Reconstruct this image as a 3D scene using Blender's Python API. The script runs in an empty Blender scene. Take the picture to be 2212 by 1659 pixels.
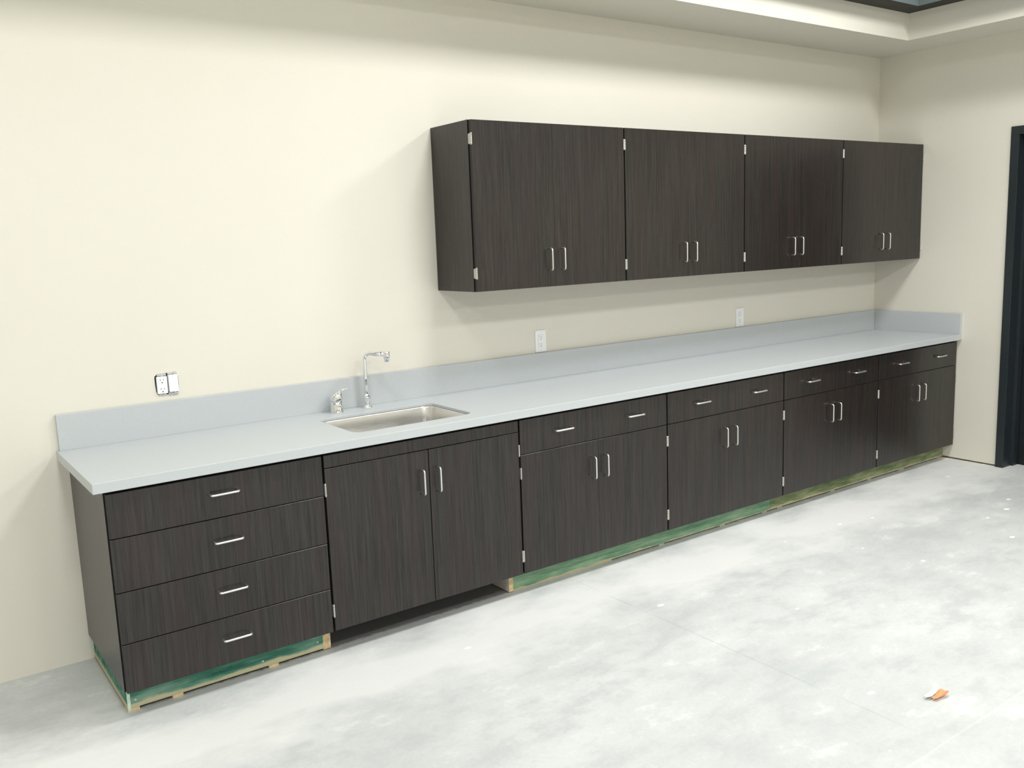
import bpy, bmesh, math, random
from mathutils import Vector, Matrix
random.seed(7)
SC = bpy.context.scene
COL = SC.collection
PI = math.pi

# ------------------------------------------------------------------ dimensions (metres)
ZT = 0.8636            # worktop surface
CT = 0.0366            # worktop thickness
CL = -5.4236           # left end of worktop
CD = 0.6575            # worktop depth
FY = -0.6303           # plane of the base fronts
BY = -0.6085           # front edge of the base carcasses
BZ = 0.1034            # underside of base cabinets
BT = 0.8262            # top of base carcasses
BASE_X = [-5.3858, -4.6074, -3.6782, -2.7590, -1.8400, -0.9184, -0.0060]
UFY, UBY = -0.342, -0.3205
UZ0, UZ1 = 1.3711, 2.1375
WALL_X = [-3.6780, -2.7520, -1.8340, -0.9080, -0.0020]
SPT = 0.0222           # upstand thickness
SPZ = 1.0041

# ------------------------------------------------------------------ materials
def new_mat(name):
    m = bpy.data.materials.new(name); m.use_nodes = True
    nt = m.node_tree; nt.nodes.clear()
    out = nt.nodes.new('ShaderNodeOutputMaterial'); b = nt.nodes.new('ShaderNodeBsdfPrincipled')
    nt.links.new(b.outputs[0], out.inputs[0])
    return m, nt, b

def node(nt, t, **kw):
    n = nt.nodes.new(t)
    for k, v in kw.items():
        if k in n.inputs.keys() if hasattr(n.inputs, 'keys') else False:
            n.inputs[k].default_value = v
        else:
            setattr(n, k, v)
    return n

def ramp(nt, fac, stops):
    r = nt.nodes.new('ShaderNodeValToRGB')
    els = r.color_ramp.elements
    while len(els) > 1: els.remove(els[-1])
    els[0].position = stops[0][0]; els[0].color = (*stops[0][1], 1)
    for p, c in stops[1:]:
        e = els.new(p); e.color = (*c, 1)
    nt.links.new(fac, r.inputs[0])
    return r.outputs[0]

def mix(nt, fac, a, b, mode='MIX'):
    n = nt.nodes.new('ShaderNodeMix'); n.data_type = 'RGBA'; n.blend_type = mode
    for sock, v in ((n.inputs[0], fac), (n.inputs[6], a), (n.inputs[7], b)):
        if isinstance(v, bpy.types.NodeSocket): nt.links.new(v, sock)
        elif isinstance(v, (int, float)): sock.default_value = v
        else: sock.default_value = (*v, 1)
    return n.outputs[2]

def math_(nt, op, a, b=None, clamp=False):
    n = nt.nodes.new('ShaderNodeMath'); n.operation = op; n.use_clamp = clamp
    for i, v in enumerate((a, b)):
        if v is None: continue
        if isinstance(v, bpy.types.NodeSocket): nt.links.new(v, n.inputs[i])
        else: n.inputs[i].default_value = v
    return n.outputs[0]

def coords(nt, scale=(1, 1, 1), loc=None, kind='Object'):
    tc = nt.nodes.new('ShaderNodeTexCoord'); mp = nt.nodes.new('ShaderNodeMapping')
    mp.inputs['Scale'].default_value = scale
    if loc is not None:
        if isinstance(loc, bpy.types.NodeSocket): nt.links.new(loc, mp.inputs['Location'])
        else: mp.inputs['Location'].default_value = loc
    nt.links.new(tc.outputs[kind], mp.inputs[0])
    return mp.outputs[0]

def noise(nt, vec, scale, detail=2, rough=0.5, out=0):
    n = nt.nodes.new('ShaderNodeTexNoise')
    n.inputs['Scale'].default_value = scale; n.inputs['Detail'].default_value = detail
    n.inputs['Roughness'].default_value = rough
    nt.links.new(vec, n.inputs['Vector'])
    return n.outputs[out]

def bump(nt, b, h, strength, dist):
    n = nt.nodes.new('ShaderNodeBump'); n.inputs['Strength'].default_value = strength
    n.inputs['Distance'].default_value = dist
    nt.links.new(h, n.inputs['Height']); nt.links.new(n.outputs[0], b.inputs['Normal'])

def plain(name, col, rough=0.5, metal=0.0, spec=0.5, var=0.04, nscale=40):
    m, nt, b = new_mat(name)
    f = noise(nt, coords(nt), nscale, 3)
    lo = tuple(c * (1 - var) for c in col); hi = tuple(min(1, c * (1 + var)) for c in col)
    nt.links.new(ramp(nt, f, [(0.3, lo), (0.7, hi)]), b.inputs['Base Color'])
    b.inputs['Roughness'].default_value = rough; b.inputs['Metallic'].default_value = metal
    b.inputs['Specular IOR Level'].default_value = spec
    return m

def wood_mat(name, dark, light, warm, rough):
    """dark laminate with a fine upright grain"""
    m, nt, b = new_mat(name)
    oi = nt.nodes.new('ShaderNodeObjectInfo')
    mul = nt.nodes.new('ShaderNodeVectorMath'); mul.operation = 'SCALE'
    cmb = nt.nodes.new('ShaderNodeCombineXYZ')
    for i in range(3): nt.links.new(oi.outputs['Random'], cmb.inputs[i])
    nt.links.new(cmb.outputs[0], mul.inputs[0]); mul.inputs['Scale'].default_value = 37.0
    f1 = noise(nt, coords(nt, (120, 120, 2.6), mul.outputs[0]), 1.0, 4, 0.62)
    f2 = noise(nt, coords(nt, (340, 340, 9), mul.outputs[0]), 1.0, 2, 0.6)
    f3 = noise(nt, coords(nt, (16, 16, 0.9), mul.outputs[0]), 1.0, 3, 0.55)
    f4 = noise(nt, coords(nt, (38, 38, 1.6), mul.outputs[0]), 1.0, 2, 0.5)
    g = math_(nt, 'ADD', math_(nt, 'MULTIPLY', f1, 0.6), math_(nt, 'MULTIPLY', f2, 0.4))
    c = ramp(nt, g, [(0.36, dark), (0.5, tuple((a + q) / 2 for a, q in zip(dark, light))), (0.66, light)])
    c = mix(nt, math_(nt, 'MULTIPLY', ramp(nt, f3, [(0.42, (0, 0, 0)), (0.62, (1, 1, 1))]), 0.55), c, warm, 'MIX')
    c = mix(nt, 0.55, c, ramp(nt, f4, [(0.35, (0.72, 0.74, 0.75)), (0.65, (1.15, 1.12, 1.1))]), 'MULTIPLY')
    nt.links.new(c, b.inputs['Base Color'])
    b.inputs['Roughness'].default_value = rough
    nt.links.new(ramp(nt, g, [(0.36, (0.45,) * 3), (0.66, (0.61,) * 3)]), b.inputs['Specular IOR Level'])
    bump(nt, b, g, 0.05, 0.0004)
    return m

M = {}
M['wood'] = wood_mat('dark_laminate', (0.0078, 0.0064, 0.0056), (0.0265, 0.0225, 0.0195), (0.0245, 0.0140, 0.0128), 0.29)
M['edge'] = plain('black_edge_band', (0.006, 0.006, 0.0065), 0.5, spec=0.25)
M['door_edge'] = plain('dark_edge_band', (0.020, 0.018, 0.017), 0.45, spec=0.35)
M['nickel'] = plain('satin_nickel', (0.80, 0.79, 0.76), 0.33, 1.0, var=0.02, nscale=200)
M['hinge'] = plain('hinge_steel', (0.50, 0.50, 0.46), 0.45, 0.6, var=0.03, nscale=200)
M['chrome'] = plain('polished_chrome', (0.82, 0.83, 0.84), 0.07, 1.0, var=0.01)
M['white_plastic'] = plain('white_plastic', (0.86, 0.87, 0.88), 0.35, var=0.01)
M['slot'] = plain('dark_slot', (0.03, 0.03, 0.03), 0.6)
M['black_box'] = plain('dark_box_inside', (0.012, 0.012, 0.010), 0.7)
M['zinc'] = plain('zinc_strap', (0.52, 0.54, 0.53), 0.5, 0.5, var=0.25, nscale=120)
M['plaster'] = plain('torn_plaster', (0.58, 0.58, 0.55), 0.9, var=0.3, nscale=150)
M['raw_wood'] = plain('raw_pine', (0.62, 0.47, 0.27), 0.7, var=0.2, nscale=60)
M['pale_wood'] = plain('pale_raw_board', (0.66, 0.60, 0.53), 0.75, var=0.1, nscale=30)
M['pale_green'] = plain('pale_green_end_grain', (0.52, 0.66, 0.56), 0.7, var=0.12, nscale=90)
M['frame_paint'] = plain('blue_black_paint', (0.0135, 0.020, 0.024), 0.42, var=0.1, nscale=6)
M['leaf_paint'] = plain('door_black_paint', (0.0085, 0.011, 0.014), 0.38, var=0.1, nscale=4)
M['bulkhead'] = plain('grey_teal_paint', (0.17, 0.21, 0.215), 0.6, var=0.05, nscale=8)
M['under_shade'] = plain('shaded_underside', (0.030, 0.027, 0.022), 0.7, var=0.2, nscale=12)
M['ceiling'] = plain('ceiling_white', (0.45, 0.45, 0.43), 0.9, var=0.03, nscale=5)
M['sill'] = plain('brown_sole_plate', (0.20, 0.13, 0.07), 0.9, var=0.3, nscale=25)
M['grey_shim'] = plain('weathered_shim', (0.40, 0.39, 0.31), 0.8, var=0.15, nscale=60)
M['orange'] = plain('orange_paper', (0.90, 0.30, 0.13), 0.6, var=0.15, nscale=120)
M['white_paper'] = plain('white_paper', (0.88, 0.86, 0.80), 0.7, var=0.03)

def paint_mat():
    m, nt, b = new_mat('cream_wall_paint')
    v = coords(nt)
    f = noise(nt, v, 1.3, 3)
    nt.links.new(ramp(nt, f, [(0.3, (0.715, 0.688, 0.608)), (0.7, (0.732, 0.705, 0.625))]), b.inputs['Base Color'])
    b.inputs['Roughness'].default_value = 0.55; b.inputs['Specular IOR Level'].default_value = 0.3
    bump(nt, b, noise(nt, v, 170, 3), 0.10, 0.001)
    return m
M['paint'] = paint_mat()

def counter_mat():
    m, nt, b = new_mat('grey_solid_surface')
    f = noise(nt, coords(nt), 420, 2)
    nt.links.new(ramp(nt, f, [(0.35, (0.475, 0.505, 0.52)), (0.65, (0.51, 0.54, 0.555))]), b.inputs['Base Color'])
    b.inputs['Roughness'].default_value = 0.34; b.inputs['Specular IOR Level'].default_value = 0.45
    return m
M['counter'] = counter_mat()

def steel_mat():
    m, nt, b = new_mat('brushed_steel')
    f = noise(nt, coords(nt, (4, 60, 160)), 3.0, 2)
    nt.links.new(ramp(nt, f, [(0.3, (0.76, 0.75, 0.73)), (0.7, (0.82, 0.81, 0.79))]), b.inputs['Base Color'])
    b.inputs['Metallic'].default_value = 1.0
    nt.links.new(ramp(nt, f, [(0.3, (0.22,) * 3), (0.7, (0.27,) * 3)]), b.inputs['Roughness'])
    return m
M['steel'] = steel_mat()

def lumber_mat(name, a, bcol, c, raw_top):
    """treated green lumber: blotches along the board, knots, a worn bare lower edge"""
    m, nt, b = new_mat(name)
    v = coords(nt, (3.2, 20, 20))
    f = noise(nt, v, 1.6, 5, 0.62)
    base = ramp(nt, f, [(0.30, a), (0.50, bcol), (0.70, c)])
    g = noise(nt, coords(nt, (6, 60, 60)), 2.0, 3)
    base = mix(nt, 0.5, base, ramp(nt, g, [(0.3, (0.7,) * 3), (0.7, (1.2,) * 3)]), 'MULTIPLY')
    vo = nt.nodes.new('ShaderNodeTexVoronoi'); vo.inputs['Scale'].default_value = 1.0
    nt.links.new(coords(nt, (2.6, 14, 14), (0.35, 0, 0.6)), vo.inputs['Vector'])
    base = mix(nt, ramp(nt, vo.outputs['Distance'], [(0.06, (0.75,) * 3), (0.13, (0, 0, 0))]), base, (0.16, 0.17, 0.07))
    sep = nt.nodes.new('ShaderNodeSeparateXYZ'); nt.links.new(coords(nt), sep.inputs[0])
    h = math_(nt, 'ADD', sep.outputs[2], math_(nt, 'MULTIPLY', noise(nt, coords(nt, (9, 1, 9)), 1.0, 3), -0.028))
    worn = ramp(nt, math_(nt, 'MULTIPLY', h, 20), [(raw_top, (0.85,) * 3), (raw_top + 0.18, (0, 0, 0))])
    base = mix(nt, worn, base, (0.52, 0.47, 0.30))
    nt.links.new(base, b.inputs['Base Color']); b.inputs['Roughness'].default_value = 0.75
    b.inputs['Specular IOR Level'].default_value = 0.25
    return m
M['lumber_teal'] = lumber_mat('teal_green_lumber', (0.014, 0.088, 0.060), (0.060, 0.195, 0.140), (0.22, 0.37, 0.29), 0.17)
M['lumber_green'] = lumber_mat('mid_green_lumber', (0.105, 0.225, 0.135), (0.18, 0.315, 0.20), (0.27, 0.39, 0.265), -0.2)
M['lumber_olive'] = lumber_mat('olive_green_lumber', (0.085, 0.135, 0.06), (0.20, 0.245, 0.125), (0.36, 0.38, 0.23), -0.05)

def floor_mat():
    m, nt, b = new_mat('bare_concrete')
    v = coords(nt)
    big = noise(nt, coords(nt, (0.9, 1.5, 1)), 1.1, 5, 0.6)
    mid = noise(nt, coords(nt, (1.0, 1.6, 1)), 3.4, 7, 0.7)
    fine = noise(nt, v, 60, 4, 0.7)
    c = ramp(nt, big, [(0.30, (0.50, 0.52, 0.512)), (0.52, (0.565, 0.582, 0.57)), (0.72, (0.63, 0.643, 0.628))])
    c = mix(nt, ramp(nt, mid, [(0.38, (0.65,) * 3), (0.51, (0, 0, 0))]), c, (0.455, 0.475, 0.472))
    c = mix(nt, ramp(nt, mid, [(0.56, (0, 0, 0)), (0.68, (0.85,) * 3)]), c, (0.70, 0.712, 0.695))
    c = mix(nt, 0.35, c, ramp(nt, fine, [(0.3, (0.88,) * 3), (0.7, (1.08,) * 3)]), 'MULTIPLY')
    sep = nt.nodes.new('ShaderNodeSeparateXYZ'); nt.links.new(v, sep.inputs[0])
    X, Y = sep.outputs[0], sep.outputs[1]
    # swept drywall dust lying along the cabinets
    wob = math_(nt, 'MULTIPLY', noise(nt, coords(nt, (1.4, 2.4, 1)), 1.6, 4, 0.6), 0.9)
    dist = math_(nt, 'ADD', math_(nt, 'ABSOLUTE', math_(nt, 'ADD', Y, 0.86)), math_(nt, 'ADD', wob, -0.45))
    c = mix(nt, ramp(nt, dist, [(0.05, (0.8,) * 3), (0.34, (0, 0, 0))]), c, (0.75, 0.76, 0.74))
    # cut joints crossing the slab, partly filled with dust
    jn = noise(nt, v, 5.0, 3)
    jx = math_(nt, 'ABSOLUTE', math_(nt, 'ADD', X, math_(nt, 'ADD', math_(nt, 'MULTIPLY', jn, 0.012), 3.382)))
    jm = mix(nt, 1.0, ramp(nt, jx, [(0.0014, (0.5,) * 3), (0.003, (0, 0, 0))]), ramp(nt, noise(nt, v, 2.1, 3), [(0.44, (0, 0, 0)), (0.52, (1, 1, 1))]), 'MULTIPLY')
    c = mix(nt, jm, c, (0.32, 0.32, 0.31))
    jy = math_(nt, 'ABSOLUTE', math_(nt, 'ADD', Y, math_(nt, 'ADD', math_(nt, 'MULTIPLY', jn, 0.01), 2.43)))
    c = mix(nt, ramp(nt, jy, [(0.0015, (0.2,) * 3), (0.005, (0, 0, 0))]), c, (0.80, 0.80, 0.77))
    # dabs of joint compound and scuffs
    vo = nt.nodes.new('ShaderNodeTexVoronoi'); vo.inputs['Scale'].default_value = 4.6
    nt.links.new(coords(nt, (1.0, 1.7, 1)), vo.inputs['Vector'])
    vs = nt.nodes.new('ShaderNodeSeparateColor'); nt.links.new(vo.outputs['Color'], vs.inputs[0])
    rad = math_(nt, 'MULTIPLY', math_(nt, 'SUBTRACT', vs.outputs[0], 0.55, True), 0.22)
    wig = math_(nt, 'MULTIPLY', noise(nt, v, 34, 3), 0.09)
    d = math_(nt, 'SUBTRACT', math_(nt, 'ADD', vo.outputs['Distance'], wig), rad)
    c = mix(nt, ramp(nt, d, [(0.045, (0.9,) * 3), (0.06, (0, 0, 0))]), c, (0.90, 0.905, 0.88))
    vo2 = nt.nodes.new('ShaderNodeTexVoronoi'); vo2.inputs['Scale'].default_value = 8.5
    nt.links.new(coords(nt, (1.0, 2.2, 1), (3.1, 1.7, 0)), vo2.inputs['Vector'])
    d2 = math_(nt, 'ADD', vo2.outputs['Distance'], math_(nt, 'MULTIPLY', noise(nt, v, 45, 3), 0.07))
    c = mix(nt, ramp(nt, d2, [(0.042, (0.8,) * 3), (0.055, (0, 0, 0))]), c, (0.92, 0.92, 0.90))
    # bare undusted slab under the cabinets, toe-gap shade put into its colour; ragged edge
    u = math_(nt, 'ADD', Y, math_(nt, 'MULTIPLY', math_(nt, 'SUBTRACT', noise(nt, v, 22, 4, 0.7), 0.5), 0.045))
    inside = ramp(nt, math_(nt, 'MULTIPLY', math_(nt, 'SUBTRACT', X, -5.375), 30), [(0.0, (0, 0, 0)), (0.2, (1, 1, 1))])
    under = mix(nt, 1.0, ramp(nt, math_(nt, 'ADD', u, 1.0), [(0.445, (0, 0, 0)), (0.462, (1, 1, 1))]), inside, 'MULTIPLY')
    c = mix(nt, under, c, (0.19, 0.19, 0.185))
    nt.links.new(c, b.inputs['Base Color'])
    b.inputs['Roughness'].default_value = 0.62; b.inputs['Specular IOR Level'].default_value = 0.3
    bump(nt, b, fine, 0.08, 0.001)
    return m
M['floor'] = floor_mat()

# ------------------------------------------------------------------ mesh builder
class MB:
    def __init__(s): s.v = []; s.f = []; s.m = []; s.sm = []
    def face(s, idx, mat=0, smooth=False): s.f.append(tuple(idx)); s.m.append(mat); s.sm.append(smooth)
    def box(s, x0, x1, y0, y1, z0, z1, mat=0, front=None, left=None, bottom=None):
        b = len(s.v)
        s.v += [(x0,y0,z0),(x1,y0,z0),(x1,y1,z0),(x0,y1,z0),(x0,y0,z1),(x1,y0,z1),(x1,y1,z1),(x0,y1,z1)]
        F = {'bottom': (0,3,2,1), 'top': (4,5,6,7), 'front': (0,1,5,4), 'right': (1,2,6,5), 'back': (2,3,7,6), 'left': (3,0,4,7)}
        for k, q in F.items():
            mm = mat
            if k == 'front' and front is not None: mm = front
            if k == 'left' and left is not None: mm = left
            if k == 'bottom' and bottom is not None: mm = bottom
            s.face([b + i for i in q], mm)
        return s
    def tube(s, path, r, n=14, mat=0, caps=True):
        P = [Vector(p) for p in path]; R = r if isinstance(r, (list, tuple)) else [r] * len(P)
        t0 = (P[1] - P[0]).normalized()
        a = Vector((0, 0, 1)) if abs(t0.z) < 0.9 else Vector((1, 0, 0))
        nrm = (a - t0 * a.dot(t0)).normalized(); base = len(s.v); prev = t0
        for i, p in enumerate(P):
            t = ((P[min(i + 1, len(P) - 1)] - P[max(i - 1, 0)])).normalized()
            nrm = (prev.rotation_difference(t) @ nrm); nrm = (nrm - t * nrm.dot(t)).normalized(); prev = t
            bi = t.cross(nrm)
            for k in range(n):
                an = 2 * PI * k / n
                s.v.append(tuple(p + (nrm * math.cos(an) + bi * math.sin(an)) * R[i]))
        for i in range(len(P) - 1):
            for k in range(n):
                s.face([base + i*n + k, base + i*n + (k+1) % n, base + (i+1)*n + (k+1) % n, base + (i+1)*n + k], mat, True)
        if caps:
            s.face([base + k for k in range(n)][::-1], mat); s.face([base + (len(P)-1)*n + k for k in range(n)], mat)
        return s
    def lathe(s, prof, c, n=28, mat=0, axis='z'):
        base = len(s.v)
        for (r, z) in prof:
            for k in range(n):
                an = 2 * PI * k / n
                q = (r*math.cos(an), r*math.sin(an), z)
                if axis == 'y': q = (q[0], -z, q[1])
                s.v.append((c[0]+q[0], c[1]+q[1], c[2]+q[2]))
        for i in range(len(prof) - 1):
            for k in range(n):
                s.face([base+i*n+k, base+i*n+(k+1)%n, base+(i+1)*n+(k+1)%n, base+(i+1)*n+k], mat, True)
        s.face([base+k for k in range(n)][::-1], mat); s.face([base+(len(prof)-1)*n+k for k in range(n)], mat)
        return s
    def prism(s, poly, y0, y1, mat=0, plane='xz'):
        """polygon in a plane given depth along the third axis"""
        n = len(poly); b = len(s.v)
        for d in (y0, y1):
            for (p, q) in poly:
                s.v.append({'xz': (p, d, q), 'xy': (p, q, d), 'yz': (d, p, q)}[plane])
        s.face(range(b, b+n), mat); s.face(range(b+2*n-1, b+n-1, -1), mat)
        for i in range(n):
            j = (i+1) % n
            s.face([b+i, b+n+i, b+n+j, b+j], mat)
        return s
    def build(s, name, mats, parent=None, off=(0, 0, 0), bevel=0, seg=2, autosmooth=False):
        me = bpy.data.meshes.new(name)
        me.from_pydata([(x-off[0], y-off[1], z-off[2]) for x, y, z in s.v], [], s.f)
        for k in (mats if isinstance(mats, (list, tuple)) else [mats]): me.materials.append(M[k])
        me.polygons.foreach_set('material_index', s.m); me.polygons.foreach_set('use_smooth', s.sm)
        bm = bmesh.new(); bm.from_mesh(me); bmesh.ops.recalc_face_normals(bm, faces=bm.faces); bm.to_mesh(me); bm.free()
        me.update()
        o = bpy.data.objects.new(name, me); COL.objects.link(o)
        if parent is not None: o.parent = parent
        else: o.location = off
        if bevel:
            mo = o.modifiers.new('bevel', 'BEVEL'); mo.width = bevel; mo.segments = seg
            mo.limit_method = 'ANGLE'; mo.angle_limit = math.radians(40)
        return o

def tag(o, label=None, cat=None, group=None, kind=None):
    for k, v in (('label', label), ('category', cat), ('group', group), ('kind', kind)):
        if v: o[k] = v
    return o

def thing(name, loc, label, cat, group=None):
    o = bpy.data.objects.new(name, None); COL.objects.link(o); o.location = loc
    o.empty_display_size = 0.1
    return tag(o, label, cat, group)

def rrect(x0, x1, y0, y1, r, n=8):
    pts = []
    for cx, cy, a0 in ((x1-r, y1-r, 0), (x0+r, y1-r, 90), (x0+r, y0+r, 180), (x1-r, y0+r, 270)):
        for k in range(n + 1):
            a = math.radians(a0 + 90*k/n); pts.append((cx + r*math.cos(a), cy + r*math.sin(a)))
    return pts

def sheet_with_hole(name, outer, holes, d0, d1, plane, mats, off=(0, 0, 0), parent=None, bevel=0):
    """a flat slab outlined by outer, pierced by holes, from depth d0 to d1"""
    bm = bmesh.new()
    mk = lambda p, q: bm.verts.new({'xy': (p-off[0], q-off[1], d0-off[2]), 'xz': (p-off[0], d0-off[1], q-off[2]), 'yz': (d0-off[0], p-off[1], q-off[2])}[plane])
    edges = []
    for loop in [outer] + holes:
        vs = [mk(*p) for p in loop]
        for i in range(len(vs)): edges.append(bm.edges.new((vs[i], vs[(i+1) % len(vs)])))
    bmesh.ops.triangle_fill(bm, use_beauty=True, edges=edges)
    ext = bmesh.ops.extrude_face_region(bm, geom=list(bm.faces))
    vec = Vector({'xy': (0, 0, d1-d0), 'xz': (0, d1-d0, 0), 'yz': (d1-d0, 0, 0)}[plane])
    bmesh.ops.translate(bm, vec=vec, verts=[g for g in ext['geom'] if isinstance(g, bmesh.types.BMVert)])
    bmesh.ops.recalc_face_normals(bm, faces=bm.faces)
    me = bpy.data.meshes.new(name); bm.to_mesh(me); bm.free()
    for k in mats: me.materials.append(M[k])
    o = bpy.data.objects.new(name, me); COL.objects.link(o)
    if parent is not None: o.parent = parent
    else: o.location = off
    if bevel:
        mo = o.modifiers.new('bevel', 'BEVEL'); mo.width = bevel; mo.segments = 2
        mo.limit_method = 'ANGLE'; mo.angle_limit = math.radians(40)
    return o

# ------------------------------------------------------------------ the setting
XL, YF, ZC = -9.6, -10.6, 3.66
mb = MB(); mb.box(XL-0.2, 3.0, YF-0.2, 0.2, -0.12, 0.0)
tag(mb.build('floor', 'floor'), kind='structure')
mb = MB(); mb.box(XL-0.2, 0.4, YF-0.2, 0.2, ZC, ZC+0.1)
tag(mb.build('ceiling', 'ceiling'), kind='structure')

hole = [(-5.0360, 1.1000), (-5.0345, 1.1075), (-5.0270, 1.1130), (-5.0100, 1.1140), (-4.9900, 1.1165), (-4.9700, 1.1150),
        (-4.9480, 1.1120), (-4.9425, 1.1000), (-4.9420, 1.0700), (-4.9440, 1.0380), (-4.9500, 1.0320), (-4.9800, 1.0285),
        (-5.0050, 1.0280), (-5.0200, 1.0275), (-5.0300, 1.0330), (-5.0340, 1.0450), (-5.0355, 1.0700)]
tag(sheet_with_hole('wall_back', [(XL, 0.0), (0.2, 0.0), (0.2, ZC), (XL, ZC)], [hole[::-1]], 0.0, 0.14, 'xz', ['paint']), kind='structure')

DY0, DY1, DZ = -0.920, -1.935, 2.184       # outside of the door frame
mb = MB()
mb.box(0, 0.14, DY0, 0.0, 0.011, ZC); mb.box(0, 0.14, DY1, DY0, DZ, ZC); mb.box(0, 0.14, YF, DY1, 0.011, ZC)
mb.box(0.012, 0.13, DY0, 0.0, 0.0, 0.011, 1); mb.box(0.012, 0.13, YF, DY1, 0.0, 0.011, 1)
tag(mb.build('wall_right', ['paint', 'sill']), kind='structure')
mb = MB(); mb.box(XL-0.14, XL, YF, 0, 0, ZC); tag(mb.build('wall_left', 'paint'), kind='structure')
mb = MB(); mb.box(XL, 0.2, YF-0.14, YF, 0, ZC); tag(mb.build('wall_front', 'paint'), kind='structure')

# dropped soffit round the room edge, and the darker bulkhead that overhangs it
SZ, SZ2, SX, SY = 2.7540, 2.9160, -0.3950, -0.4400
mb = MB(); mb.prism([(XL, 0), (0, 0), (0, YF), (SX, YF), (SX, SY), (XL, SY)], SZ, SZ2, plane='xy')
tag(mb.build('trim_1', 'paint'), kind='structure')
LX, LY = -0.530, -0.580
mb = MB(); mb.prism([(XL, 0), (0, 0), (0, YF), (LX, YF), (LX, LY), (XL, LY)], SZ2, ZC, plane='xy')
mb.m[0] = 1            # dark underside, its shade put into the colour
tag(mb.build('trim_2', ['bulkhead', 'under_shade']), kind='structure')

# door: hollow steel frame and a dark leaf set deep in it
d = tag(bpy.data.objects.new('door_1', None), 'dark blue-black door and steel frame in the right wall', 'door', kind='structure'); COL.objects.link(d)
d.location = (0, DY0, 0)
off = (0, DY0, 0)
mb = MB()
fw = 0.051
def jamb(y_out, sgn):
    y = lambda a: y_out - sgn*a
    mb.prism([(-0.013, y(0.0)), (-0.013, y(fw)), (0.088, y(fw)), (0.088, y(fw+0.016)), (0.165, y(fw+0.016)), (0.165, y(0.0)), (-0.001, y(0.0))], 0.0, DZ - fw, plane='xy')
jamb(DY0, 1); jamb(DY1, -1)
mb.box(-0.013, 0.088, DY1, DY0, DZ-fw, DZ); mb.box(0.088, 0.165, DY1, DY0, DZ-fw-0.016, DZ)
mb.build('door_frame', 'frame_paint', d, off, bevel=0.0015)
mb = MB(); mb.box(0.150, 0.195, DY1+fw+0.018, DY0-fw-0.018, 0.008, DZ-fw-0.018)
mb.build('door_leaf', 'leaf_paint', d, off, bevel=0.001)
mb = MB()
mb.lathe([(0.026, 0), (0.026, 0.006), (0.010, 0.010), (0.010, 0.05)], (0, 0, 0), 20, axis='y')
mb.v = [(0.150 + p[1], DY1+0.13 + p[0], 0.98 + p[2]) for p in mb.v]
mb.tube([(0.105, DY1+0.13, 0.98), (0.101, DY1+0.16, 0.98), (0.101, DY1+0.25, 0.98)], 0.009, 12)
mb.build('door_handle', 'nickel', d, off)

# ------------------------------------------------------------------ cabinet hardware
def handle(cx, cz, fy, upright, parent, off):
    """bent wire pull, 102 mm between its feet"""
    h, st, rr, r = 0.0510, 0.0290, 0.0095, 0.0042
    prof = [(-h, 0.0), (-h, st - rr)]
    for k in range(1, 6):
        a = PI/2*k/6; prof.append((-h + rr - rr*math.cos(a), st - rr + rr*math.sin(a)))
    prof.append((-h + rr, st))
    prof += [(-a, b) for a, b in prof[::-1]]
    pts = [((cx, fy - b, cz + a) if upright else (cx + a, fy - b, cz)) for a, b in prof]
    return MB().tube(pts, r, 14).build('handle', 'nickel', parent, off)

def hinge(ex, cz, fy, side, parent, off):
    """wrap hinge at the outer edge ex of a door; side -1 is the left edge"""
    hh = 0.0245
    mb = MB()
    x = ex + side*0.0012
    prof = [(0.0012, -hh-0.003), (0.0030, -hh), (0.0034, -hh+0.002)]
    zs = [-hh+0.002 + (2*hh-0.004)*k/5 for k in range(6)]
    for k in range(1, 5):
        prof += [(0.0034, zs[k]-0.0006), (0.0028, zs[k]), (0.0034, zs[k]+0.0006)]
    prof += [(0.0034, hh-0.002), (0.0030, hh), (0.0012, hh+0.003)]
    mb.lathe(prof, (x, fy - 0.0016, cz), 12)
    a, b = sorted((ex + side*0.0002, ex + side*0.0038))
    mb.prism([(fy + 0.0205, cz-hh+0.003), (fy + 0.0205, cz+hh-0.003), (fy + 0.002, cz+hh), (fy - 0.001, cz+hh), (fy - 0.001, cz-hh), (fy + 0.002, cz-hh)], a, b, plane='yz')
    return mb.build('hinge', 'hinge', parent, off)

def front_panel(name, x0, x1, z0, z1, fy, th, parent, off):
    mb = MB(); mb.box(x0, x1, fy, fy + th, z0, z1, 1, front=0)
    return mb.build(name, ['wood', 'door_edge'], parent, off, bevel=0.0008, seg=1)

def carcass(x0, x1, yb, z0, z1, parent, off, rails=(), drop=0.0):
    """open-fronted box of panels with black banded front edges"""
    t = 0.019; mb = MB()
    mb.box(x0, x0+t, yb, -0.002, z0, z1, 0, front=1)
    mb.box(x1-t, x1, yb, -0.002, z0, z1, 0, front=1)
    mb.box(x0+t, x1-t, yb, -0.002, z0, z0+t, 0, front=1)
    if drop:                                    # base units: two top stretchers under the worktop
        mb.box(x0+t, x1-t, yb, yb+0.09, z1-t, z1, 0, front=1); mb.box(x0+t, x1-t, -0.09, -0.002, z1-t, z1, 0)
    else:
        mb.box(x0+t, x1-t, yb, -0.002, z1-t, z1, 0, front=1)
    mb.box(x0+t, x1-t, -0.009, -0.003, z0+t, z1-t, 0)
    mid = (x0 + x1)/2
    for (a, b) in rails: mb.box(x0+t, x1-t, yb, yb+0.06, a, b, 1)
    return mb.build('carcass', ['wood', 'edge'], parent, off)

REV = 0.0046           # reveal at each side of a unit

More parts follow.
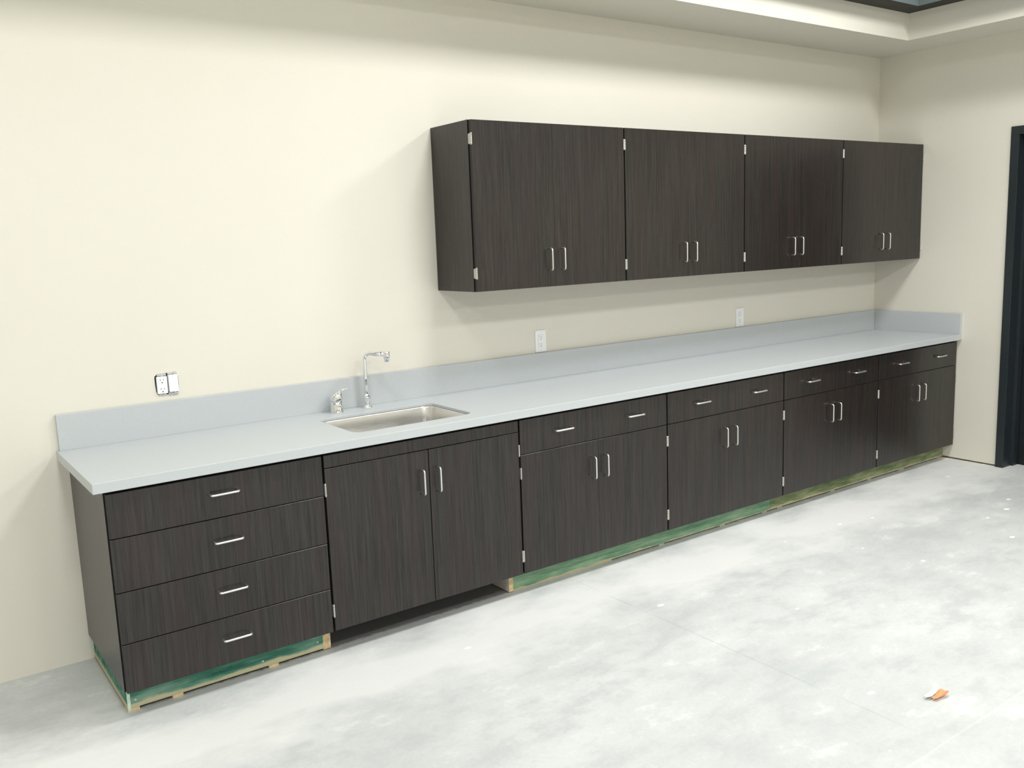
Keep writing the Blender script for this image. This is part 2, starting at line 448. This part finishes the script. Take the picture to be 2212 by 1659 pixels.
def door_pair(x0, x1, z0, z1, fy, th, gap, hz, hx, root, off):
    mid = (x0 + x1)/2
    for s, a, b in ((-1, x0 + REV, mid - gap/2), (1, mid + gap/2, x1 - REV)):
        dr = front_panel('door', a, b, z0, z1, fy, th, root, off)
        handle(mid + s*hx, hz, fy, True, dr, off)
        ex = a if s < 0 else b
        for cz in (z1 - 0.083, z0 + 0.083): hinge(ex, cz, fy, s, dr, off)

TH = 0.0205
# ------------------------------------------------------------------ base cabinets
x0, x1 = BASE_X[0], BASE_X[1]
off = ((x0+x1)/2, 0, BZ)
root = thing('drawer_cabinet', off, 'dark wood base cabinet with four stacked drawers at the left end of the counter', 'cabinet')
carcass(x0, x1, BY, BZ, BT, root, off, [(0.272, 0.288), (0.457, 0.473), (0.648, 0.664)], 1)
cuts = [0.1034, 0.2800, 0.4650, 0.6560, 0.8128]
hz = [0.2030, 0.3865, 0.5720, 0.7480]
for k in range(4):
    dr = front_panel('drawer', x0 + REV, x1 - REV, cuts[k] + (0.0017 if k else 0), cuts[k+1] - (0.0017 if k < 3 else 0), FY, TH, root, off)
    handle((x0+x1)/2 + 0.004, hz[k], FY, False, dr, off)

x0, x1 = BASE_X[1], BASE_X[2]
off = ((x0+x1)/2, 0, BZ)
root = thing('sink_cabinet', off, 'dark wood two-door sink base cabinet with plain top panel and open toe space', 'cabinet')
carcass(x0, x1, BY, BZ, BT, root, off, [(0.752, 0.770)], 1)
front_panel('false_front', x0 + REV, x1 - REV, 0.7636, 0.8128, FY, TH, root, off)
door_pair(x0, x1, BZ + 0.001, 0.7602, FY, TH, 0.0036, 0.6312, 0.0385, root, off)
mb = MB(); mb.box((x0+x1)/2 - 0.02, (x0+x1)/2 + 0.02, BY, BY + 0.02, BZ + 0.019, 0.752)
mb.build('mullion', 'edge', root, off)

txt = ['dark wood base cabinet with two drawers over two doors, directly right of the sink cabinet',
       'dark wood two-drawer two-door base cabinet, second one to the right of the sink cabinet',
       'dark wood two-drawer two-door base cabinet next to the last one before the right wall',
       'dark wood two-drawer two-door base cabinet tight in the corner at the right wall']
for k in range(4):
    x0, x1 = BASE_X[2+k], BASE_X[3+k]
    mid = (x0 + x1)/2
    off = (mid, 0, BZ)
    root = thing('base_cabinet', off, txt[k], 'cabinet', 'base cabinets with two drawers over two doors')
    carcass(x0, x1, BY, BZ, BT, root, off, [(0.648, 0.664)], 1)
    for s, a, b in ((-1, x0 + REV, mid - 0.0004), (1, mid + 0.0004, x1 - REV)):
        dr = front_panel('drawer', a, b, 0.6577, 0.8128, FY, TH, root, off)
        handle((a + b)/2 + (0.012 if s < 0 else 0.004), 0.7405, FY, False, dr, off)
    door_pair(x0, x1, BZ + 0.001, 0.6543, FY, TH, 0.0009, 0.5265, 0.0380, root, off)
    mb = MB(); mb.box(mid - 0.02, mid + 0.02, BY, BY + 0.02, BZ + 0.019, 0.807)
    mb.build('mullion', 'edge', root, off)

# ------------------------------------------------------------------ wall cabinets
txt = ['dark wood two-door wall cabinet at the left end of the row, its side panel showing',
       'dark wood two-door wall cabinet second from the left in its row',
       'dark wood two-door wall cabinet above the covered outlet nearest the corner',
       'dark wood two-door wall cabinet hung against the right wall']
for k in range(4):
    x0, x1 = WALL_X[k], WALL_X[k+1]
    mid = (x0 + x1)/2
    off = (mid, 0, UZ0)
    root = thing('wall_cabinet', off, txt[k], 'cabinet', 'wall cabinets hung in a row')
    carcass(x0, x1, UBY, UZ0, UZ1, root, off)
    door_pair(x0, x1, UZ0 + 0.0005, UZ1 - 0.001, UFY, TH, 0.0009, 1.5020, 0.0390, root, off)
    mb = MB(); mb.box(mid - 0.02, mid + 0.02, UBY, UBY + 0.02, UZ0 + 0.019, UZ1 - 0.019)
    mb.build('mullion', 'edge', root, off)

# ------------------------------------------------------------------ worktop, upstands, sink, taps
SKX0, SKX1, SKY0, SKY1 = -4.4270, -3.8610, -0.5560, -0.1760
off = ((CL)/2, -CD/2, ZT)
root = thing('countertop', off, 'long light grey countertop with upstands along back wall and right wall', 'countertop')
XR = -0.0005
outer = [(CL, -CD), (XR, -CD), (XR, -0.0005), (CL, -0.0005)]
def worktop():
    bm = bmesh.new()
    mk = lambda pts, z: [bm.verts.new((p-off[0], q-off[1], z-off[2])) for p, q in pts]
    A = rrect(SKX0, SKX1, SKY0, SKY1, 0.045); B = rrect(SKX0-0.045, SKX1+0.045, SKY0-0.045, SKY1+0.045, 0.06)
    oT, oB = mk(outer, ZT), mk(outer, ZT - CT)
    aT, aB = mk(A, ZT), mk(A, ZT - 0.0130); bT, bB = mk(B, ZT - 0.0130), mk(B, ZT - CT)
    def loop_edges(vs): return [bm.edges.get((vs[i], vs[(i+1) % len(vs)])) or bm.edges.new((vs[i], vs[(i+1) % len(vs)])) for i in range(len(vs))]
    bmesh.ops.triangle_fill(bm, use_beauty=True, edges=loop_edges(oT) + loop_edges(aT))
    bmesh.ops.triangle_fill(bm, use_beauty=True, edges=loop_edges(oB) + loop_edges(bB))
    for p, q in ((oT, oB), (aT, aB), (aB, bT), (bT, bB)):
        for i in range(len(p)):
            j = (i+1) % len(p); bm.faces.new((p[i], p[j], q[j], q[i]))
    bmesh.ops.recalc_face_normals(bm, faces=bm.faces)
    me = bpy.data.meshes.new('worktop'); bm.to_mesh(me); bm.free(); me.materials.append(M['counter'])
    o = bpy.data.objects.new('worktop', me); COL.objects.link(o); o.parent = root
    mo = o.modifiers.new('bevel', 'BEVEL'); mo.width = 0.0022; mo.segments = 2
    mo.limit_method = 'ANGLE'; mo.angle_limit = math.radians(40)
worktop()
mb = MB(); mb.box(CL + 0.010, XR, -SPT, -0.0015, ZT - 0.0003, SPZ)
mb.build('backsplash', 'counter', root, off, bevel=0.0015)
mb = MB(); mb.box(-SPT, XR - 0.001, -CD + 0.004, -SPT - 0.0006, ZT - 0.0003, SPZ)
mb.build('side_splash', 'counter', root, off, bevel=0.0015)

off = ((SKX0+SKX1)/2, (SKY0+SKY1)/2, ZT - 0.016)
root = thing('sink', off, 'undermounted rectangular stainless steel sink let into the grey countertop', 'sink')
zt = ZT - 0.0138
rings = [(0.022, 0.060, zt), (-0.004, 0.050, zt), (-0.005, 0.050, zt - 0.004), (-0.010, 0.050, zt - 0.06), (-0.016, 0.052, zt - 0.165),
         (-0.022, 0.054, zt - 0.182), (-0.036, 0.050, zt - 0.194), (-0.060, 0.040, zt - 0.199), (-0.120, 0.030, zt - 0.2015)]
mb = MB(); n = None; prev = None
for g_, r_, z_ in rings:
    pts = rrect(SKX0 - g_, SKX1 + g_, SKY0 - g_, SKY1 + g_, r_, 10)
    b = len(mb.v); mb.v += [(p, q, z_) for p, q in pts]; n = len(pts)
    if prev is not None:
        for i in range(n): mb.face([prev+i, prev+(i+1)%n, b+(i+1)%n, b+i], 0, True)
    prev = b
mb.face([prev + i for i in range(n)], 0, True)
bowl = mb.build('bowl', 'steel', root, off)
so = bowl.modifiers.new('thick', 'SOLIDIFY'); so.thickness = 0.0012; so.offset = -1
mb = MB(); cxd, cyd = (SKX0+SKX1)/2, (SKY0+SKY1)/2 + 0.03
mb.lathe([(0.056, zt-0.2005), (0.056, zt-0.1985), (0.048, zt-0.1978), (0.040, zt-0.2), (0.012, zt-0.2), (0.010, zt-0.194), (0.002, zt-0.193)], (cxd, cyd, 0), 32)
mb.build('drain', 'chrome', root, off)

# spout
bx, by = -4.131, -0.072
off = (bx, by, ZT)
root = thing('faucet', off, 'tall chrome swivel spout with a downturned tip behind the sink', 'faucet')
mb = MB()
mb.lathe([(0.0235, 0.0003), (0.0235, 0.003), (0.020, 0.006), (0.0140, 0.008), (0.0130, 0.012), (0.0150, 0.015), (0.0150, 0.019), (0.0125, 0.023), (0.0128, 0.034),
          (0.0165, 0.037), (0.0165, 0.050), (0.0130, 0.054), (0.0115, 0.060), (0.0100, 0.064)], (bx, by, ZT), 24)
mb.build('base', 'chrome', root, off)
dv = Vector((0.060, -0.092, 0)).normalized()
top = ZT + 0.2520
P = [Vector((bx, by, ZT + 0.060)), Vector((bx, by, ZT + 0.14)), Vector((bx, by, top - 0.030))]
for k in range(1, 9):
    a = math.radians(94*k/8); P.append(Vector((bx, by, top - 0.030)) + dv*(0.030 - 0.030*math.cos(a)) + Vector((0, 0, 0.030*math.sin(a))))
end = P[-1] + dv*0.075 + Vector((0, 0, -0.0055)); P.append(P[-1] + dv*0.03 + Vector((0, 0, -0.0022))); P.append(end)
mb = MB(); mb.tube(P, [0.0083]*3 + [0.0086, 0.0089, 0.0092, 0.0095, 0.0098, 0.0101, 0.0104, 0.0107] + [0.0112, 0.0114], 18)
sp = mb.build('spout', 'chrome', root, off)
c = end + dv*0.009
mb = MB(); mb.lathe([(0.004, 0.0140), (0.0142, 0.0130), (0.0150, 0.0115), (0.0150, -0.012), (0.0130, -0.015), (0.0122, -0.017), (0.0122, -0.031), (0.0112, -0.033), (0.008, -0.033), (0.008, -0.028), (0.001, -0.028)], tuple(c), 24)
mb.build('outlet_tip', 'chrome', root, off)

# single lever mixer
hx, hy = -4.286, -0.080
off = (hx, hy, ZT)
root = thing('mixer_tap', off, 'short chrome single lever control standing left of the tall spout', 'tap')
mb = MB(); mb.lathe([(0.0300, 0.0003), (0.0300, 0.003), (0.0285, 0.006), (0.0275, 0.030), (0.0265, 0.0500), (0.0245, 0.0518)], (hx, hy, ZT), 30)
mb.build('base', 'chrome', root, off)
mb = MB(); n = 30
ld = Vector((0.90, -0.42, 0)).normalized()
prof = [(0.0245, 0.0520, 0), (0.0285, 0.0530, 0), (0.0292, 0.057, 0), (0.0285, 0.073, 0.16), (0.0255, 0.083, 0.42), (0.0185, 0.089, 0.50), (0.0085, 0.092, 0.50)]
for r, z, sl in prof:
    for k in range(n):
        a = 2*PI*k/n; x, y = r*math.cos(a), r*math.sin(a)
        mb.v.append((hx + x, hy + y, ZT + z + sl*(x*ld.x + y*ld.y)))
for i in range(len(prof) - 1):
    for k in range(n): mb.face([i*n+k, i*n+(k+1)%n, (i+1)*n+(k+1)%n, (i+1)*n+k], 0, True)
mb.face([k for k in range(n)][::-1]); mb.face([(len(prof)-1)*n + k for k in range(n)])
c0 = Vector((hx, hy, ZT + 0.089)) + ld*0.006
side = Vector((-ld.y, ld.x, 0))
lev = [(0.0, 0.0120, 0.0070, 0.000), (0.014, 0.0120, 0.0066, 0.0075), (0.030, 0.0095, 0.0046, 0.0135), (0.042, 0.0080, 0.0034, 0.0165), (0.047, 0.0055, 0.0022, 0.0170)]
b = len(mb.v)
for t, w, h, up in lev:
    cc = c0 + ld*t + Vector((0, 0, up))
    for k in range(12):
        a = 2*PI*k/12; mb.v.append(tuple(cc + side*(w*math.cos(a)) + Vector((0, 0, h*math.sin(a)))))
for i in range(len(lev) - 1):
    for k in range(12): mb.face([b+i*12+k, b+i*12+(k+1)%12, b+(i+1)*12+(k+1)%12, b+(i+1)*12+k], 0, True)
mb.face([b+k for k in range(12)][::-1]); mb.face([b+(len(lev)-1)*12+k for k in range(12)])
mb.build('lever', 'chrome', root, off)

# ------------------------------------------------------------------ toe-kick plinths
def shim(xa, xb, y, zt, parent, off, mat='raw_wood'):
    MB().prism([(y - 0.0005, 0.0), (y + 0.05, 0.0), (y + 0.05, zt), (y - 0.0002, zt)], xa, xb, plane='yz').build('shim', mat, parent, off)

PY = -0.556
off = (-4.985, -0.30, 0)
root = thing('toe_kick_plinth', off, 'short teal-green lumber plinth under the four-drawer cabinet', 'plinth')
pz0, pz1 = 0.0115, BZ - 0.0006
mb = MB(); mb.box(-5.3605, -4.6285, PY, PY + 0.019, pz0, pz1); mb.build('front_board', 'lumber_teal', root, off, bevel=0.001)
mb = MB(); mb.box(-5.3720, -5.3605, PY - 0.0005, -0.0015, 0.005, pz1, 0, front=1); mb.build('side_board', ['lumber_teal', 'pale_green'], root, off, bevel=0.0006)
mb = MB(); mb.box(-4.6285, -4.5960, PY + 0.001, -0.0015, 0.006, pz1, 1, front=0); mb.build('side_board', ['raw_wood', 'pale_wood'], root, off, bevel=0.0006)
for a, b in ((-5.3715, -5.332), (-5.218, -5.180), (-4.855, -4.816)): shim(a, b, PY, pz0, root, off)
for sx, sz in ((-5.343, 0.040), (-4.878, 0.037), (-4.652, 0.046), (-4.668, 0.072)):
    MB().lathe([(0.0045, 0), (0.0045, 0.0008), (0.0028, 0.0011), (0.0015, 0.0005)], (sx, PY, sz), 12, axis='y').build('screw', 'zinc', root, off)

off = (-1.85, -0.30, 0)
root = thing('toe_kick_plinth', off, 'long mid-green and olive lumber plinth running right of the sink cabinet to the wall', 'plinth')
pz0 = 0.0078
mb = MB(); mb.box(-3.6870, -1.8565, PY, PY + 0.019, pz0, pz1); mb.build('front_board', 'lumber_green', root, off, bevel=0.001)
mb = MB(); mb.box(-1.8550, -0.0040, PY, PY + 0.019, pz0, pz1)
tag(mb.build('front_board', 'lumber_olive', root, off, bevel=0.001), 'olive yellow-green board at the wall end')
mb = MB(); mb.box(-3.7120, -3.6875, PY + 0.0005, -0.0015, 0.003, pz1, 1, front=0); mb.build('side_board', ['raw_wood', 'pale_wood'], root, off, bevel=0.0006)
for a, b in ((-3.686, -3.080), (-2.753, -2.715), (-2.286, -2.244), (-1.927, -1.888), (-1.792, -1.750), (-1.283, -1.241), (-0.893, -0.854), (-0.541, -0.477)):
    if b - a > 0.2:
        MB().box(a, b, PY + 0.003, PY + 0.1, 0.0, pz0).build('shim', 'lumber_green', root, off)
    else: shim(a, b, PY, pz0, root, off, 'grey_shim')
MB().prism([(-0.060, PY + 0.02), (-0.052, PY - 0.028), (-0.022, PY - 0.055), (-0.016, PY - 0.048), (-0.030, PY + 0.02)], 0.0, 0.0048, plane='xy').build('shim', 'pale_wood', root, off)

# ------------------------------------------------------------------ outlets
def receptacle(cx, cz, w, h, fy, parent, off, gap=0.0):
    mb = MB(); pts = rrect(cx - w/2, cx + w/2, cz - h/2, cz + h/2, 0.003, 4)
    mb.prism(pts, fy, fy + 0.006 + gap)
    for dz in (0.0185, -0.0185):
        z = cz + dz
        for sx, hh in ((-0.0065, 0.0042), (0.0065, 0.0034)):
            mb.box(cx+sx-0.0009, cx+sx+0.0009, fy - 0.0002, fy + 0.002, z + 0.003 - hh, z + 0.003 + hh, 1)
        mb.lathe([(0.0026, 0.0), (0.0026, 0.0003)], (cx, fy, z - 0.0085), 12, mat=1, axis='y')
    return mb.build('receptacle', ['white_plastic', 'slot'], parent, off, bevel=0)

for cx, cz, txt in ((-3.0625, 1.0648, 'white covered outlet on the wall under the leftmost wall cabinet'),
                    (-1.4715, 1.0640, 'white covered outlet on the wall under the third wall cabinet, nearer the corner')):
    off = (cx, 0, cz)
    root = thing('wall_outlet', off, txt, 'outlet', 'covered outlets above the backsplash')
    out = rrect(cx - 0.0355, cx + 0.0355, cz - 0.0575, cz + 0.0575, 0.004, 4)
    sheet_with_hole('cover_plate', out, [rrect(cx - 0.0172, cx + 0.0172, cz - 0.0340, cz + 0.0340, 0.002, 3)[::-1]], -0.0055, -0.0004, 'xz', ['white_plastic'], off, root, bevel=0.0015)
    receptacle(cx, cz, 0.0332, 0.0668, -0.0068, root, off)
    for dz in (0.048, -0.048):
        MB().lathe([(0.003, 0), (0.003, 0.0006), (0.0018, 0.0009)], (cx, -0.0055, cz + dz), 12, axis='y').build('screw', 'white_plastic', root, off)

off = (-4.9885, 0, 1.0700)
root = thing('uncovered_outlet', off, 'uncovered double electrical box with bare receptacle and blank device, left of the sink', 'outlet')
mb = MB()
bx0, bx1, bz0, bz1 = -5.0320, -4.9460, 1.0330, 1.1095
mb.box(bx0, bx1, 0.058, 0.060, bz0, bz1)
mb.box(bx0, bx0+0.0015, 0.004, 0.058, bz0, bz1); mb.box(bx1-0.0015, bx1, 0.004, 0.058, bz0, bz1)
mb.box(bx0, bx1, 0.004, 0.058, bz0, bz0+0.0015); mb.box(bx0, bx1, 0.004, 0.058, bz1-0.0015, bz1)
mb.build('back_box', 'black_box', root, off)
receptacle(-5.0095, 1.0700, 0.0405, 0.0700, -0.0085, root, off, 0.02)
mb = MB(); mb.prism(rrect(-4.9845, -4.9475, 1.0385, 1.1085, 0.0025, 4), -0.0150, 0.015)
mb.build('blank_device', 'white_plastic', root, off, bevel=0.001)
rnd = random.Random(3)
def ragged(x0_, x1_, z0_, z1_, k=9):
    top_ = [(x0_ + (x1_-x0_)*i/k, z1_ + rnd.uniform(-0.0025, 0.0025)) for i in range(k+1)]
    bot_ = [(x0_ + (x1_-x0_)*i/k, z0_ + rnd.uniform(-0.002, 0.002)) for i in range(k+1)]
    return bot_ + top_[::-1]
for a, b, z0_, z1_ in ((-5.026, -4.990, 1.1065, 1.1165), (-4.985, -4.950, 1.1095, 1.1185), (-5.024, -4.994, 1.0235, 1.0335), (-4.986, -4.948, 1.0235, 1.0365)):
    MB().prism(ragged(a, b, z0_, z1_), -0.0022, -0.0004).build('mounting_strap', 'zinc', root, off)

# ------------------------------------------------------------------ scrap lying on the floor
off = (-3.135, -2.268, 0)
root = thing('paper_scrap', off, 'small curled orange and white scrap lying on the concrete floor', 'scrap')
def leaf(rows, name, mat):
    mb = MB(); n = len(rows[0])
    for r in rows: mb.v += r
    for i in range(len(rows)-1):
        for k in range(n-1): mb.face([i*n+k, i*n+k+1, (i+1)*n+k+1, (i+1)*n+k], 0, True)
    o = mb.build(name, mat, root, off)
    s = o.modifiers.new('thick', 'SOLIDIFY'); s.thickness = 0.0008; s.offset = 0
    o.modifiers.new('sub', 'SUBSURF').render_levels = 2
    return o
ax = Vector((0.072, 0.000, 0)); ay = Vector((-0.30, 1.0, 0)).normalized()
o0 = Vector((-3.170, -2.279, 0.0012))
rows = []
for t, w, lift in ((0.0, 0.010, 0.006), (0.25, 0.008, 0.002), (0.5, 0.011, 0.003), (0.75, 0.019, 0.007), (1.0, 0.013, 0.012)):
    rows.append([tuple(o0 + ax*t + ay*(w*s_) + Vector((0, 0, lift + 0.007*abs(s_)))) for s_ in (-1, -0.5, 0, 0.5, 1)])
leaf(rows, 'orange_leaf', 'orange')
rows = []
for t, w, lift in ((-0.10, 0.008, 0.009), (0.15, 0.011, 0.006), (0.4, 0.009, 0.009), (0.7, 0.010, 0.014), (0.95, 0.005, 0.017)):
    rows.append([tuple(o0 + ax*t + ay*(0.021 + 1.0*w*s_) + Vector((0, 0, lift + 0.004*abs(s_)))) for s_ in (-1, -0.5, 0, 0.5, 1)])
leaf(rows, 'white_lining', 'white_paper')

# ------------------------------------------------------------------ lamps: rows of square ceiling luminaires
POW = 0.297
def lamp(x, y, p, sx=0.54, sy=0.54, tx=0.0, ty=0.0, spread=152):
    l = bpy.data.lights.new('ceiling_lamp', 'AREA'); l.shape = 'RECTANGLE'; l.size = sx; l.size_y = sy
    l.energy = p; l.color = (1.0, 1.0, 0.985); l.spread = math.radians(spread)
    o = bpy.data.objects.new('ceiling_lamp', l); COL.objects.link(o); o.location = (x, y, 3.62); o.rotation_euler = (math.radians(tx), math.radians(ty), 0)
# the nearest row is tilted towards the cabinet wall, its last lamp also away from the right wall
for x, k, ty in ((-1.34, 170, 15), (-3.28, 112, 0), (-5.45, 66, 0), (-7.60, 64, 0)): lamp(x, -1.78, k*POW, tx=8, ty=ty)
for x in (-1.34, -3.28, -5.45, -7.60): lamp(x, -4.60, 142*POW, spread=172)
for x in (-1.34, -3.28, -5.45, -7.60): lamp(x, -8.20, 200*POW, spread=176)

w = bpy.data.worlds.new('room_air'); SC.world = w; w.use_nodes = True
w.node_tree.nodes['Background'].inputs[0].default_value = (0.9, 0.95, 1.0, 1)
w.node_tree.nodes['Background'].inputs[1].default_value = 0.02

# ------------------------------------------------------------------ camera
yaw, pit, rol = map(math.radians, (-35.4566, -9.0913, -2.1372))
fwd = Vector((-math.sin(yaw)*math.cos(pit), math.cos(yaw)*math.cos(pit), math.sin(pit)))
right = Vector((math.cos(yaw), math.sin(yaw), 0)); up = right.cross(fwd)
r2 = right*math.cos(rol) + up*math.sin(rol); u2 = up*math.cos(rol) - right*math.sin(rol)
cam = bpy.data.cameras.new('camera'); co = bpy.data.objects.new('camera', cam); COL.objects.link(co)
mt = Matrix((r2, u2, -fwd)).transposed().to_4x4(); mt.translation = Vector((-5.9521, -3.7845, 1.6004))
co.matrix_world = mt
cam.sensor_width = 36.0; cam.lens = 36.0*1942.25/2212.0; cam.clip_start = 0.05
SC.camera = co

SC.view_settings.view_transform = 'Standard'
SC.view_settings.look = 'None'
SC.view_settings.exposure = 0.075
SC.view_settings.gamma = 1.0
SC.view_settings.use_curve_mapping = False
SC.cycles.use_denoising = True
SC.cycles.max_bounces = 8
SC.cycles.adaptive_threshold = 0.02
SC.cycles.diffuse_bounces = 5
SC.cycles.glossy_bounces = 4
